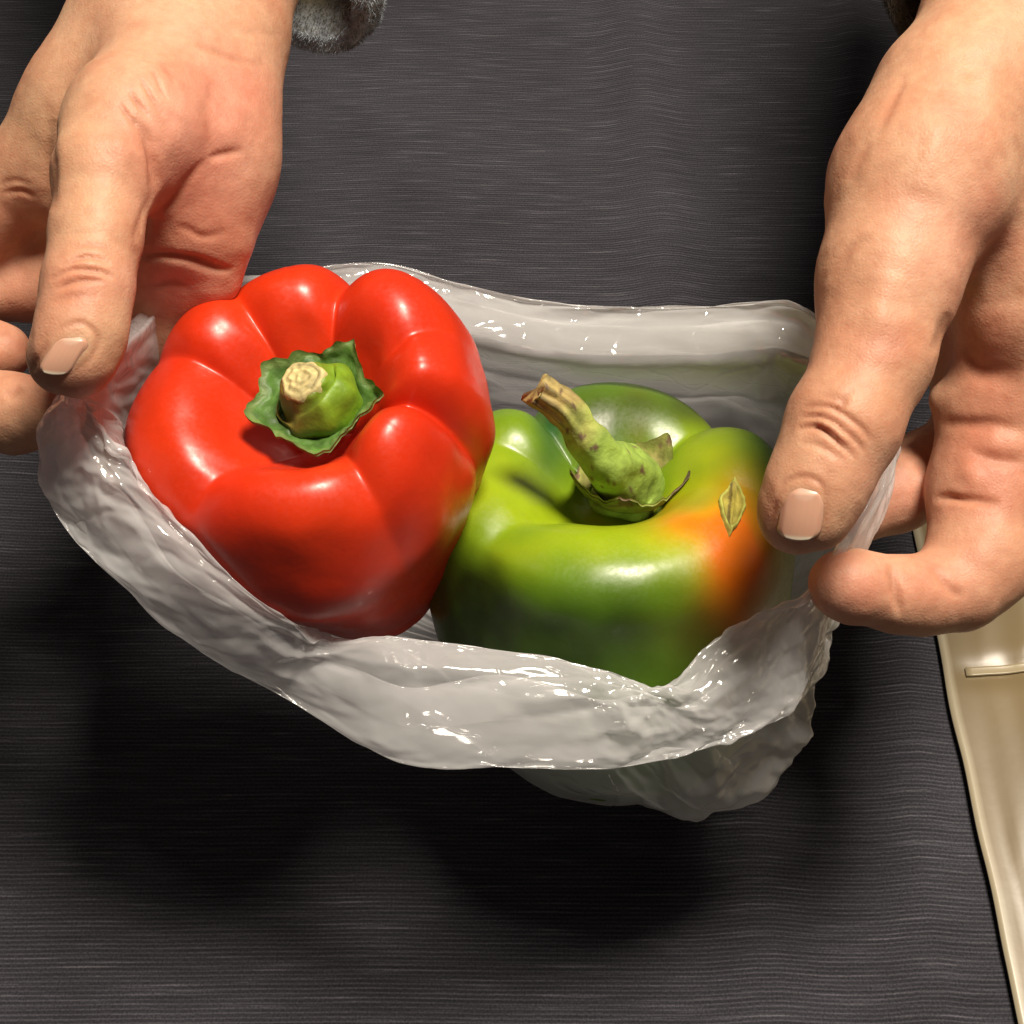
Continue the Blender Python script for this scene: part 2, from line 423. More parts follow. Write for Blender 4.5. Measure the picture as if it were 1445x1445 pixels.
def build_red():
    root = empty('bell_pepper')
    O = P(432, 543, 0.321)
    PR = [list(p) for p in PROF]
    taper = {8: 0.87, 9: 0.72, 10: 0.57, 11: 0.43, 12: 0.24}
    for k, v in taper.items(): PR[k][0] = v
    # creases counter-clockwise from image right
    creases = [(354, 1.0, 1.0), (32, 0.5, 0.3), (82, 0.9, 0.9), (124, 0.75, 0.2), (158, 0.65, 0.4), (228, 0.75, 0.3), (300, 0.75, 0.35)]
    lobes = [(0.87, 0.000), (1.02, 0.001), (1.05, 0.000), (1.07, 0.000), (1.07, 0.000), (0.92, 0.001), (0.77, 0.002)]
    cr = sorted([(c[0] % 360, c[1], c[2], l) for c, l in zip(creases, lobes)])
    creases = [c[:3] for c in cr]; lobes = [c[3] for c in cr]
    vs, fs, (e1, e2, a) = pepper_body(O, (-0.08, 0.50, -0.865), 0.0466, 0.093, lobes, creases, PR, (0.004, -0.004), seed=2)
    tint = np.tile((0.63, 0.022, 0.005), (len(vs), 1)).astype(float)
    for k in range(len(vs)):
        f = 0.5 + 0.5 * vnoise(vs[k], 30, 9)
        tint[k] = tint[k] * (0.90 + 0.14 * f) + np.array([0.0, 0.018, 0.0]) * f
    mesh_obj('pepper_body', vs, fs, M_RED, root, True, {'tint': tint})
    # calyx: a crinkled cup with six points
    C = O - a * 0.0110 + e1 * 0.0008
    tips = [(60, 1.15), (-2, 1.13), (-84, 1.17), (-164, 1.13), (146, 1.05), (104, 0.92)]
    nu, nv = 144, 26; vs = []; tn = []
    for top in (1, 0):
        for v in range(nv):
            t = v / (nv - 1)
            for u in range(nu):
                th = 360 * u / nu
                R = 0.84
                for ta, tr in tips:
                    dd = abs((th - ta + 180) % 360 - 180)
                    R = max(R, tr - (tr - .84) * min(1, dd / 27) ** 0.8)
                r = 0.0150 * R * t
                z = 0.0068 * t ** 2.2 * (0.85 + 0.3 * (R - 0.84) / .3) + 0.0004
                thr = math.radians(th)
                p = np.array([r * math.cos(thr), r * math.sin(thr), z])
                w_ = t ** 1.5
                z2 = z + w_ * (0.0014 * vnoise(p, 230, 4) + 0.0012 * vnoise(p, 520, 8))
                rr = r + w_ * 0.0011 * vnoise(p, 330, 6)
                q = C + rr * math.cos(thr) * e1 + rr * math.sin(thr) * e2 + (z2 - (0 if top else 0.0011)) * a
                vs.append(q)
                f = 0.5 + 0.5 * vnoise(p, 400, 2)
                cc = np.array([0.085, 0.185, 0.030]) * (0.45 + 1.0 * f)
                if t > 0.90: cc = cc * 0.6 + 0.4 * np.array([0.22, 0.27, 0.09])
                tn.append(cc)
    g = grid_faces(nu, nv, True)
    fs = [f for f in g] + [tuple(reversed([i + nu * nv for i in f])) for f in g]
    b0 = (nv - 1) * nu
    fs += [(b0 + u, b0 + nu * nv + u, b0 + nu * nv + (u + 1) % nu, b0 + (u + 1) % nu) for u in range(nu)]
    mesh_obj('calyx', vs, fs, M_CALYX, root, True, {'tint': tn})
    # stem stump
    base = C + a * 0.0004 + e1 * 0.0006
    top = C + a * 0.0112 - e1 * 0.0018 + e2 * 0.0012
    path = catmull([base, base + a * 0.0045 + e2 * 0.0004, base * 0.35 + top * 0.65 + e2 * .0004, top], 30)
    rad = catmull([[0.0100], [0.0098], [0.0074], [0.0054]], 30)[:, 0]
    rad[-1] *= 0.93
    vs, fs = tube(path, rad, 48, 0.0010, 3, 0.03, True, 7)
    tn = []
    for p in vs:
        s = (p - base) @ e1; h = (p - base) @ a
        left = np.clip(0.5 - s / 0.010, 0, 1)
        c = np.array([0.17, 0.30, 0.012]) * (1 - left) + np.array([0.16, 0.125, 0.02]) * left
        c = c * (0.8 + 0.4 * (0.5 + 0.5 * vnoise(p, 180, 5)))
        tn.append(c)
    st = mesh_obj('stem', vs, fs, M_STEM, root, True, {'tint': tn})
    # cut end with its rings
    td = (path[-1] - path[-3]); td /= np.linalg.norm(td)
    b = np.cross(td, [0, 0, 1.0]); b = e1 - (e1 @ td) * td; b /= np.linalg.norm(b); c = np.cross(td, b)
    nu, nv = 60, 26; vs = []; tn = []
    for v in range(nv):
        t = v / (nv - 1)
        for u in range(nu):
            th = 2 * math.pi * u / nu
            r = 0.0055 * t * (1 + 0.05 * math.sin(3 * th + 1) + 0.03 * math.sin(7 * th))
            h = 0.0009 - 0.0010 * t ** 4 + 0.00018 * math.sin(t * 17 + 0.5 * math.sin(2 * th)) * (0.3 + t) + 0.0004 * noise.noise(Vector((t * 4 * math.cos(th), t * 4 * math.sin(th), 1)))
            if t > 0.98: h -= 0.0016
            vs.append(path[-1] + r * math.cos(th) * b + r * math.sin(th) * c + h * td)
            f = 0.5 + 0.5 * math.sin(t * 17 + 0.5 * math.sin(2 * th) + 2 * noise.noise(Vector((3 * t * math.cos(th), 3 * t * math.sin(th), 5))))
            cc = np.array([0.60, 0.50, 0.22]) * (0.78 + 0.25 * f) * (1 + 0.3 * noise.noise(Vector((6 * t * math.cos(th), 6 * t * math.sin(th), 9))))
            if 0.70 < t < 0.85 and math.cos(th - 0.5) > 0.2: cc *= 0.6
            tn.append(cc)
    mesh_obj('cut_end', vs, grid_faces(nu, nv, True), M_DRY, st, True, {'tint': tn})
    tag(root, 'glossy red bell pepper with a ragged green calyx, standing in the open bag', 'pepper', 'bell peppers in the bag')
    return root, O, a

def build_green():
    root = empty('bell_pepper')
    O = P(862, 648, 0.368)
    PR = [list(p) for p in PROF]
    for k, v in {8: 1.0, 9: 0.96, 10: 0.88, 11: 0.70, 12: 0.4}.items(): PR[k][0] = v
    PR[0][1] = PR[1][1] = -0.17; PR[2][1] = -0.085; PR[5] = [0.87, -0.040, 0.95, 0.9]; PR[6] = [0.975, -0.135, 0.8, 0.6]
    # lobes: right, back, back-left, left, front
    cr = [(38, 0.9, 0.8, (1.04, 0.003)), (126, 1.0, 0.9, (0.99, 0.003)), (165, 0.3, .8, (1.03, -0.002)), (222, 0.7, .35, (1.04, -0.002)), (338, 0.35, .3, (1.03, 0.004))]
    creases = [c[:3] for c in cr]; lobes = [c[3] for c in cr]
    vs, fs, (e1, e2, a) = pepper_body(O, (0.02, 0.83, -0.55), 0.0480, 0.088, lobes, creases, PR, (0.004, -0.004), seed=11)
    vv = np.array(vs)
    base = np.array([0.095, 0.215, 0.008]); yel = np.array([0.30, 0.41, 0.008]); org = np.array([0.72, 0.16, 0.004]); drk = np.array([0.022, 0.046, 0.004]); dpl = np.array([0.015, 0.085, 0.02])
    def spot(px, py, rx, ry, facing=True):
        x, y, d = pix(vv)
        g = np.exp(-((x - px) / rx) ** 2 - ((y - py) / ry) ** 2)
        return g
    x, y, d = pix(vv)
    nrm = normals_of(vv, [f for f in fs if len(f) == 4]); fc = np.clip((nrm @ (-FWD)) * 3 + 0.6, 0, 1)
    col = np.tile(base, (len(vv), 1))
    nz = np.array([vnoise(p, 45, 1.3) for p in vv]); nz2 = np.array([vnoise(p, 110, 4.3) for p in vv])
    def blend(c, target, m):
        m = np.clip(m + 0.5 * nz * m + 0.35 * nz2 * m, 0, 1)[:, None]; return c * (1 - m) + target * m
    yel_mask = spot(830, 748, 210, 58) * fc + 0.8 * spot(710, 700, 70, 90) * fc + 0.9 * spot(985, 680, 60, 110) * fc + .4 * spot(740, 620, 70, 50) * fc
    col = blend(col, yel, np.clip(yel_mask, 0, 1))
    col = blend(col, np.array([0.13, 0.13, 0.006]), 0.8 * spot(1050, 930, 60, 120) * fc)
    col = blend(col, drk, np.clip(0.95 * spot(800, 895, 190, 72) + 0.9 * spot(665, 840, 50, 100), 0, 1) * fc)  # dark green skin, plus shading of the lower front painted into the colour
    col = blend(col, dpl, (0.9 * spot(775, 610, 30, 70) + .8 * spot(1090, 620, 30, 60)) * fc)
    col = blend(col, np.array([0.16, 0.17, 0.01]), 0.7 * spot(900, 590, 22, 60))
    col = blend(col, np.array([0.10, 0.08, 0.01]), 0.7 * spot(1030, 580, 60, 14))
    col = blend(col, np.array([0.055, 0.090, 0.006]), 0.85 * spot(930, 572, 115, 34) + 0.5 * spot(850, 600, 40, 50))  # olive back lobe, its shade also put into the colour
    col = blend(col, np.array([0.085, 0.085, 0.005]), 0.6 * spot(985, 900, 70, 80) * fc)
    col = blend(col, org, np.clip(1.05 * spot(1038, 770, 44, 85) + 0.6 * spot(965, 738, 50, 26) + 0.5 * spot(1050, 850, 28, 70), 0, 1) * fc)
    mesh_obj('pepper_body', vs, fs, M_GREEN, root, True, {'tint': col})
    # curved dry stem
    C = O - a * 0.0135 + e2 * 0.001
    bx = P(884, 690, pix(C)[2] - 0.002)
    pts = [bx - a * 0.004, bx + a * 0.003, P(858, 655, 0.357), P(826, 615, 0.351), P(795, 575, 0.347), P(757, 548, 0.345)]
    path = catmull(pts, 60)
    k = 0.355 / F
    rad = catmull([[56 * k], [50 * k], [35 * k], [28 * k], [25 * k], [24 * k]], 60)[:, 0]
    vs, fs = tube(path, rad, 48, 0.0008, 7, 0.05, True, 5)
    tn = []
    nseg = 48; mid = []
    for i, p in enumerate(vs):
        t = min(1, (i // nseg) / 59) if i < 60 * nseg else (0 if i == 60 * nseg else 1)
        ka = 2 * math.pi * (i % nseg) / nseg
        f = 0.5 + 0.5 * vnoise(p, 120, 3)
        g = np.array([0.30, 0.44, 0.07]); dry = np.array([0.46, 0.35, 0.12]); brown = np.array([0.17, 0.11, 0.06])
        m = np.clip((t + 0.35 * (f - 0.5) - 0.60) * 5, 0, 1)
        c = g * (1 - m) + dry * m
        s_ = vnoise((p[0] * 1.0, p[1] * 1.0, p[2] * 1.0), 430, 11)
        stripe = math.sin(ka * 9 + 3 * f)
        if m > 0.5 and stripe > 0.55: c = c * 0.55
        if s_ > 0.50: c = brown
        tn.append(c * (0.85 + 0.3 * f))
        q = p
        if m > 0.4 and i < 60 * nseg:      # shrunken grooves of the dry end
            ax = path[i // nseg]; q = ax + (p - ax) * (1 + 0.10 * stripe * m - 0.06)
        if i >= 59 * nseg and i < 60 * nseg:   # ragged end
            tdir = path[-1] - path[-4]; tdir /= np.linalg.norm(tdir)
            q = q + tdir * 0.0018 * (vnoise(p, 400, 2) + 0.6 * math.cos(ka * 2))
        mid.append(q)
    mesh_obj('stem', mid, fs, M_DRY, root, True, {'tint': tn})
    # ragged calyx: irregular flaps round the base of the stem
    nu, nv = 120, 16; vs = []; tn = []
    for top in (1, 0):
        for v in range(nv):
            t = v / (nv - 1)
            for u in range(nu):
                th = 2 * math.pi * u / nu
                ragged = 0.5 + 0.5 * noise.noise(Vector((2.4 * math.cos(th), 2.4 * math.sin(th), 3.1)))
                tip = sum(math.exp(-((((math.degrees(th) - ta + 180) % 360) - 180) / wd) ** 2) * am for ta, wd, am in ((48, 14, 0.55), (205, 20, .45), (-14, 16, .3), (262, 14, .25), (120, 14, .3)))
                R = 0.0098 + 0.0060 * t * (0.45 + ragged * 0.6 + tip)
                z = 0.0015 + 0.0115 * t ** 1.5 * (0.25 + 0.35 * ragged + 1.0 * tip)
                p = np.array([R * math.cos(th), R * math.sin(th), z])
                z += t * 0.0014 * vnoise(p, 420, 3)
                vs.append(bx - a * 0.002 + R * math.cos(th) * e1 + R * math.sin(th) * e2 + (z - (0 if top else 0.0008)) * a)
                f = 0.5 + 0.5 * vnoise(p, 260, 9)
                c = np.array([0.20, 0.27, 0.04]) * (1 - f) + np.array([0.36, 0.31, 0.10]) * f
                if t > 0.75 and f > 0.5: c = np.array([0.20, 0.13, 0.07])
                if abs(((math.degrees(th) + 12 + 180) % 360) - 180) < 24: c = np.array([0.19, 0.13, 0.085])
                tn.append(c)
    g = grid_faces(nu, nv, True)
    fs = [f for f in g] + [tuple(reversed([i + nu * nv for i in f])) for f in g]
    b0 = (nv - 1) * nu
    fs += [(b0 + u, b0 + nu * nv + u, b0 + nu * nv + (u + 1) % nu, b0 + (u + 1) % nu) for u in range(nu)]
    mesh_obj('calyx', vs, fs, M_DRY, root, True, {'tint': tn})
    tag(root, 'green bell pepper with an orange blush, a tan scar and a dry curved stem', 'pepper', 'bell peppers in the bag')
    return root, O, a

def bvh_of(o):
    me = o.data
    return BVHTree.FromPolygons([v.co for v in me.vertices], [tuple(p.vertices) for p in me.polygons])

red, O_red, a_red = build_red()
green, O_gr, a_gr = build_green()
red_body = [c for c in red.children if c.name.startswith('pepper_body')][0]
green_body = [c for c in green.children if c.name.startswith('pepper_body')][0]
BV_RED, BV_GREEN = bvh_of(red_body), bvh_of(green_body)

def on_surface(bv, px, py, lift=0.0):
    o = CAM; dr = P(px, py, 1.0) - CAM
    h = bv.ray_cast(Vector(o), Vector(dr).normalized())
    if h[0] is None: return None, None
    n = np.array(h[1]);
    if n @ dr > 0: n = -n
    return np.array(h[0]) + n * lift, n

def build_scar():
    # healed split in the skin: a leaf-shaped corky patch with a raised lip
    nu, nv = 40, 14; vs = []; tn = []
    cx, cy = 1033, 716; ax = np.array([0.10, -1.0]); ax /= np.linalg.norm(ax); sx = np.array([-ax[1], ax[0]])
    for v in range(nv):
        t = v / (nv - 1)
        for u in range(nu):
            th = 2 * math.pi * u / nu
            ly = 42 * t * math.cos(th); wd = 19 * (1 - abs(math.cos(th)) ** 2.2 * 0.35)
            lx = wd * t * math.sin(th) * (1 - 0.75 * (abs(ly) / 42) ** 2)
            irr = 1 + 0.28 * noise.noise(Vector((2.2 * math.cos(th), 2.2 * math.sin(th), 7))) + 0.12 * noise.noise(Vector((7 * math.cos(th), 7 * math.sin(th), 2)))
            lx *= irr; ly *= 0.9 + 0.1 * irr
            q = np.array([cx, cy]) + sx * lx + ax * ly
            ridge = 0.0011 * math.exp(-((t - 0.8) / 0.14) ** 2) + 0.0006 * math.exp(-(lx / 2.5) ** 2) - (0.0010 if t > 0.97 else 0)
            p, n = on_surface(BV_GREEN, q[0], q[1], 0.0003 + ridge + 0.0003 * noise.noise(Vector((lx * .2, ly * .1, 0))))
            vs.append(p)
            f = 0.5 + 0.5 * noise.noise(Vector((lx * 0.16, ly * 0.05, 2)))
            c = np.array([0.42, 0.36, 0.06]) * (0.7 + .5 * f)
            if t > 0.72: c = np.array([0.50, 0.52, 0.10])
            if abs(lx + 4) < 2.0 and t < .8: c = np.array([0.16, 0.12, 0.02])
            tn.append(c)
    fs = [tuple(reversed(f)) for f in grid_faces(nu, nv, True)]
    mesh_obj('scar', vs, fs, M_DRY, green, True, {'tint': tn})
build_scar()

# ------------------------------------------------------------------ hands (one continuous skin each, from a distance field)
DS = 1.0
def to_c(p):                    # (px, py, depth, radius px) -> camera metric coordinates and radius
    d = p[2] * DS
    return np.array([(p[0] - 722.5) / F * d, (722.5 - p[1]) / F * d, d]), p[3] * d / F

class Field:
    def __init__(s, lo, hi, h):
        s.lo, s.h = np.array(lo), h
        s.n = np.ceil((np.array(hi) - s.lo) / h).astype(int) + 1
        s.ax = [s.lo[k] + h * np.arange(s.n[k]) for k in range(3)]
    def new(s): return np.full(s.n, 0.012, np.float32)
    def chain(s, A, pts, k=0.004, flat=None):
        """smooth-union a tapering chain of limbs into A; flat=(dir, factor) squeezes its cross section"""
        pts = [to_c(p) for p in pts]
        for (a, ra), (b, rb) in zip(pts[:-1], pts[1:]):
            pad = max(ra, rb) + k + 0.006
            lo = np.minimum(a, b) - pad; hi = np.maximum(a, b) + pad
            i0 = np.clip(np.floor((lo - s.lo) / s.h).astype(int), 0, s.n); i1 = np.clip(np.ceil((hi - s.lo) / s.h).astype(int) + 1, 0, s.n)
            if np.any(i1 <= i0): continue
            sl = tuple(slice(i0[q], i1[q]) for q in range(3))
            X = s.ax[0][sl[0]][:, None, None] - a[0]; Y = s.ax[1][sl[1]][None, :, None] - a[1]; Z = s.ax[2][sl[2]][None, None, :] - a[2]
            ba = b - a; L2 = max(ba @ ba, 1e-12)
            t = np.clip((X * ba[0] + Y * ba[1] + Z * ba[2]) / L2, 0, 1)
            dx, dy, dz = X - t * ba[0], Y - t * ba[1], Z - t * ba[2]
            d2 = dx * dx + dy * dy + dz * dz
            if flat is not None:
                n, f = flat; n = np.array(n, float); n /= np.linalg.norm(n)
                c = dx * n[0] + dy * n[1] + dz * n[2]
                d2 = d2 + (f * f - 1) * c * c
            ds = np.sqrt(d2) - (ra + (rb - ra) * t)
            cur = A[sl]
            hh = np.clip(0.5 + 0.5 * (cur - ds) / k, 0, 1)
            A[sl] = cur * (1 - hh) + ds * hh - k * hh * (1 - hh)
        return A
    def join(s, A, B, k):
        hh = np.clip(0.5 + 0.5 * (A - B) / k, 0, 1)
        return A * (1 - hh) + B * hh - k * hh * (1 - hh)
    def mesh(s, A):
        g = openvdb.FloatGrid(0.012); g.copyFromArray(np.ascontiguousarray(A, np.float32))
        g.transform = openvdb.createLinearTransform(voxelSize=1.0)
        pts, tris, quads = g.convertToPolygons(isovalue=0.0, adaptivity=0.0)
        c = s.lo + np.asarray(pts, float) * s.h
        wv = CAM + c[:, :1] * RGT + c[:, 1:2] * UPV + c[:, 2:3] * FWD
        return wv, np.asarray(quads), np.asarray(tris)

def seg_dist(x, y, poly):
    best = np.full(x.shape, 1e9); along = np.zeros(x.shape)
    if len(poly) > 2: poly = [tuple(q) for q in catmull(poly, 5 * len(poly))]
    nseg = len(poly) - 1
    for k, ((x0, y0), (x1, y1)) in enumerate(zip(poly[:-1], poly[1:])):
        ux, uy = x1 - x0, y1 - y0; L = ux * ux + uy * uy + 1e-9
        t = np.clip(((x - x0) * ux + (y - y0) * uy) / L, 0, 1)
        dd = np.hypot(x - x0 - t * ux, y - y0 - t * uy)
        along = np.where(dd < best, (k + t) / nseg, along); best = np.minimum(best, dd)
    return best, np.clip(np.sin(np.pi * np.clip(along, 0, 1)), 0, 1) ** 0.7

def build_hand(label, F_, A, strokes, tints, nails, root):
    vs, qs, ts = F_.mesh(A)
    fs = [tuple(q) for q in qs] + [tuple(t) for t in ts]
    n = normals_of(vs, qs)
    # outward orientation: compare with the field gradient by sampling one extreme vertex
    k = np.argmin(pix(vs)[2])
    if n[k] @ FWD > 0: fs = [tuple(reversed(f)) for f in fs]; n = -n
    x, y, d = pix(vs)
    face = np.clip((n @ (-FWD)) * 2.5, 0, 1)
    off = np.zeros(len(vs))
    wob = np.array([5 * vnoise(p, 150, 1) for p in vs]); wob2 = np.array([5 * vnoise(p, 150, 7) for p in vs])
    for poly, wd, dep, dmax in strokes:      # creases (dep > 0) and swellings (dep < 0), in px at that depth
        ds, tp = seg_dist(x + wob, y + wob2, poly)
        if dep < 0: tp = 1
        m = np.exp(-(ds / wd) ** 2) * face * (d < dmax) * tp
        off -= dep * m * d / F
    vs = vs + n * off[:, None]
    fine = np.array([0.00022 * vnoise(p, 90, 3) + 0.00012 * vnoise(p, 260, 5) for p in vs])
    vs = vs + n * fine[:, None]
    col = np.tile((0.565, 0.325, 0.208), (len(vs), 1))
    for (px, py, rx, ry, c, s_) in tints:
        m = s_ * np.exp(-((x - px) / rx) ** 2 - ((y - py) / ry) ** 2)
        col = col * (1 - m[:, None]) + np.array(c) * m[:, None]
    for poly, wd, dep, dmax in strokes:      # the skin of a crease is redder
        if dep > 1.5:
            ds, tp = seg_dist(x + wob, y + wob2, poly); m = 0.35 * np.exp(-(ds / (wd * 1.3)) ** 2) * face * (d < dmax) * tp
            col = col * (1 - m[:, None]) + np.array((0.42, 0.155, 0.085)) * m[:, None]
    hand = mesh_obj('hand', vs, fs, M_SKIN, root, True, {'tint': col})
    bv = BVHTree.FromPolygons([Vector(v) for v in vs], fs)
    for quad in nails:
        TL, TR, BR, BL = (np.array(q, float) for q in quad)
        nu, nv = 30, 34; T = []
        def at(s_, t):
            q = (TL * (1 - t) + BL * t) * (1 - s_) + (TR * (1 - t) + BR * t) * s_
            p, n_ = on_surface(bv, q[0], q[1])
            return (p, n_) if p is not None else (P(q[0], q[1], 0.32), -FWD)
        ss = np.linspace(0.03, 0.97, nu)
        sec = np.mean([[at(s_, t)[0] for s_ in ss] for t in (0.35, 0.45, 0.55)], axis=0)
        for _ in range(12): sec[1:-1] = (sec[:-2] + sec[1:-1] + sec[2:]) / 3
        sec = sec.mean(0) + (sec - sec.mean(0)) * 1.08
        axis = at(.5, .62)[0] - at(.5, .12)[0]; axis /= 0.50
        nrm_ = at(.5, .45)[1]; mid_ = sec.mean(0)
        V = np.zeros((nv, nu, 3))
        for v in range(nv):
            t = v / (nv - 1)
            wf = (1 - max(0, (0.34 - t) / 0.34) ** 1.9) ** 0.5 * (1 - 0.05 * t) * (1 - 0.30 * max(0, (t - 0.80) / 0.20) ** 2.6)
            for u in range(nu):
                x_ = 2 * u / (nu - 1) - 1
                i_ = (nu - 1) * (0.5 + 0.5 * x_ * wf); k_ = min(int(i_), nu - 2); fr_ = i_ - k_
                b_ = sec[k_] * (1 - fr_) + sec[k_ + 1] * fr_
                tt = t - 0.45 + 0.07 * t * (1 - x_ * x_) - 0.02
                rim_ = min(1, 4 * (1 - abs(x_))) * min(1, 8 * t)
                V[v, u] = b_ + axis * tt + nrm_ * (-0.00033 + 0.00070 * rim_ - 0.0022 * max(0, tt) ** 2 - 0.0012 * min(0, tt) ** 2)
                c = np.array([0.59, 0.325, 0.222]) * (1 + 0.010 * math.sin(x_ * 23))
                lun = 1 - (t / 0.26) ** 2 - (x_ / 0.75) ** 2
                c = c + np.array([0.04, 0.07, 0.07]) * np.clip(lun * 2.5, 0, 1)
                c = c + (np.array([0.74, 0.60, 0.46]) - c) * np.clip((t - 0.90 - 0.02 * x_ * x_) * 40, 0, 1)
                T.append(c)
        g = [tuple(f) for f in grid_faces(nu, nv)]
        V = V.reshape(-1, 3); nn = normals_of(V, g)
        if nn.mean(0) @ FWD > 0: g = [tuple(reversed(f)) for f in g]; nn = -nn
        n0 = len(V); low = V - nn * 0.0006
        rimi = [u for u in range(nu)] + [v * nu + nu - 1 for v in range(1, nv)] + [(nv - 1) * nu + u for u in range(nu - 2, -1, -1)] + [v * nu for v in range(nv - 2, 0, -1)]
        fs2 = g + [tuple(reversed([i + n0 for i in f])) for f in g]
        for i in range(len(rimi)):
            a_, b_ = rimi[i], rimi[(i + 1) % len(rimi)]
            fs2.append((a_, b_, b_ + n0, a_ + n0))
        mesh_obj('fingernail', np.vstack([V, low]), fs2, M_NAIL, hand, True, {'tint': T + T})
    return hand, bv

person = empty('person')
tag(person, 'person in a fuzzy grey top holding the plastic bag open with both bare hands', 'person')

def left_hand():
    global DS; DS = 0.92
    Fd = Field((-0.198, -0.020, 0.262), (-0.041, 0.200, 0.437), 0.00058)
    A = Fd.new()
    # forearm and palm
    Fd.chain(A, [(300, -330, .440, 185), (272, -60, .402, 140), (256, 40, .388, 134)], .012, ((0, 0.3, 1), 1.15))
    Fd.chain(A, [(265, 30, .388, 120), (215, 150, .385, 118), (180, 250, .388, 105)], .016, ((0.3, 0, 1), 1.35))
    Fd.chain(A, [(308, 60, .386, 60), (303, 160, .374, 60), (296, 240, .368, 60), (275, 315, .366, 56)], .012)
    Fd.chain(A, [(262, 110, .374, 84), (262, 220, .372, 82), (262, 318, .372, 66)], .016)
    Fd.chain(A, [(205, 300, .374, 60), (205, 385, .378, 50)], .010)
    Fd.chain(A, [(230, 320, .375, 70), (262, 345, .372, 50)], .010)
    Fd.chain(A, [(190, 60, .384, 78), (120, 160, .382, 72), (66, 235, .386, 66)], .012)
    # thenar and thumb
    T = Fd.new()
    Fd.chain(T, [(235, 90, .368, 78), (185, 180, .348, 78), (146, 248, .336, 68)], .012)
    Fd.chain(T, [(146, 248, .336, 66), (136, 330, .330, 58), (124, 405, .325, 58), (114, 470, .322, 57), (104, 500, .321, 52)], .005)
    Fd.chain(T, [(100, 508, .3225, 48), (84, 514, .324, 36)], .006)
    A = Fd.join(A, T, 0.010)
    # finger pads that go behind the bag (ring and little finger, extended unseen below it to shade the cloth), then index and middle curling at the frame's edge
    for ch in ([(268, 350, .374, 48), (258, 400, .376, 46), (215, 480, .388, 44), (150, 560, .400, 44), (150, 680, .412, 44), (215, 780, .416, 40)],
               [(306, 345, .368, 38), (298, 392, .372, 36), (262, 470, .384, 35), (225, 570, .402, 38), (240, 690, .416, 38), (310, 780, .42, 34)],
               [(66, 235, .386, 68), (-20, 290, .390, 64), (-95, 400, .392, 54), (-60, 520, .380, 48)],
               [(90, 260, .398, 50), (30, 330, .402, 46), (-40, 360, .402, 46)],
              [(150, 330, .396, 52), (60, 405, .402, 46), (-60, 415, .402, 44)],
               [(-90, 480, .384, 44), (-20, 494, .382, 41), (6, 496, .380, 38)]):
        B = Fd.new(); Fd.chain(B, ch, .004); A = Fd.join(A, B, 0.0045)
    B = Fd.new(); Fd.chain(B, [(-110, 470, .376, 50), (-70, 560, .366, 53), (20, 584, .360, 53), (75, 580, .354, 46)], .004)
    A = Fd.join(A, B, 0.002)
    D9 = 9.0; TH = 0.352 * DS
    st = [([(72, 395), (100, 380), (140, 383), (165, 392)], 3.5, 6.5, TH), ([(78, 408), (110, 396), (150, 398)], 3.5, 6, TH),
          ([(85, 375), (120, 362), (160, 372)], 4, 5, TH), ([(95, 350), (125, 342), (160, 352)], 5, 2, TH), ([(100, 330), (140, 322)], 6, 1.5, TH),
          ([(70, 425), (100, 416), (140, 420)], 5, 2, TH),
          ([(72, 480), (88, 460), (118, 455), (136, 474), (130, 500), (106, 530)], 4, 3, TH), ([(70, 480), (44, 528)], 5, 3, TH),
          ([(188, 165), (213, 210), (221, 258), (208, 300), (193, 345)], 7, 11, D9),
          ([(168, 145), (195, 178)], 3, 4, D9), ([(180, 125), (212, 165)], 3, 4, D9), ([(198, 112), (228, 160)], 3, 4, D9), ([(225, 85), (248, 120)], 4, 2, D9), ([(214, 100), (236, 140)], 3, 4, D9),
          ([(300, 220), (270, 250), (245, 283), (210, 300)], 7, 5, D9), ([(345, 215), (312, 218), (298, 225)], 6, 5, D9),
          ([(250, 318), (285, 333), (320, 325)], 6, 3, D9), ([(190, 362), (240, 362), (290, 372), (330, 384)], 6, 8, D9), ([(300, 110), (293, 170), (300, 215)], 9, 3, D9),
          ([(272, 60), (310, 75), (370, 95)], 6, 3, D9), ([(290, 30), (340, 45), (395, 50)], 8, 1.5, D9),
          ([(195, 405), (240, 398), (270, 408)], 6, 2, D9),
          ([(330, 160), (330, 180)], 22, -5, D9), ([(250, 200), (262, 170)], 26, -4, D9), ([(170, 205), (176, 215)], 14, -4, TH),
          ([(0, 262), (20, 255), (45, 262)], 5, 2, D9), ([(0, 275), (30, 272), (50, 280)], 5, 3, D9), ([(75, 170), (70, 240), (72, 300)], 8, 6, D9),
          ([(10, 560), (30, 545)], 7, 4, D9), ([(-10, 470), (20, 468)], 8, 2, D9)]
    pk = (0.646, 0.288, 0.224); rd = (0.589, 0.216, 0.155); pl = (0.59, 0.345, 0.23); yl = (0.589, 0.360, 0.224)
    ti = [(280, 200, 110, 120, pk, 0.75), (300, 310, 90, 90, rd, 0.55), (260, 400, 90, 40, pk, .9), (330, 130, 60, 60, (0.627, 0.261, 0.189), .7), (240, 20, 160, 60, pl, 0.8),
          (120, 390, 50, 35, rd, .25), (110, 540, 60, 25, rd, .5), (20, 400, 60, 150, (0.570, 0.261, 0.189), 0.6), (60, 180, 60, 70, yl, .6), (130, 290, 50, 60, yl, .5)]
    nl = [((80, 468), (130, 481), (104, 524), (47, 530))]
    return build_hand('left', Fd, A, st, ti, nl, person)

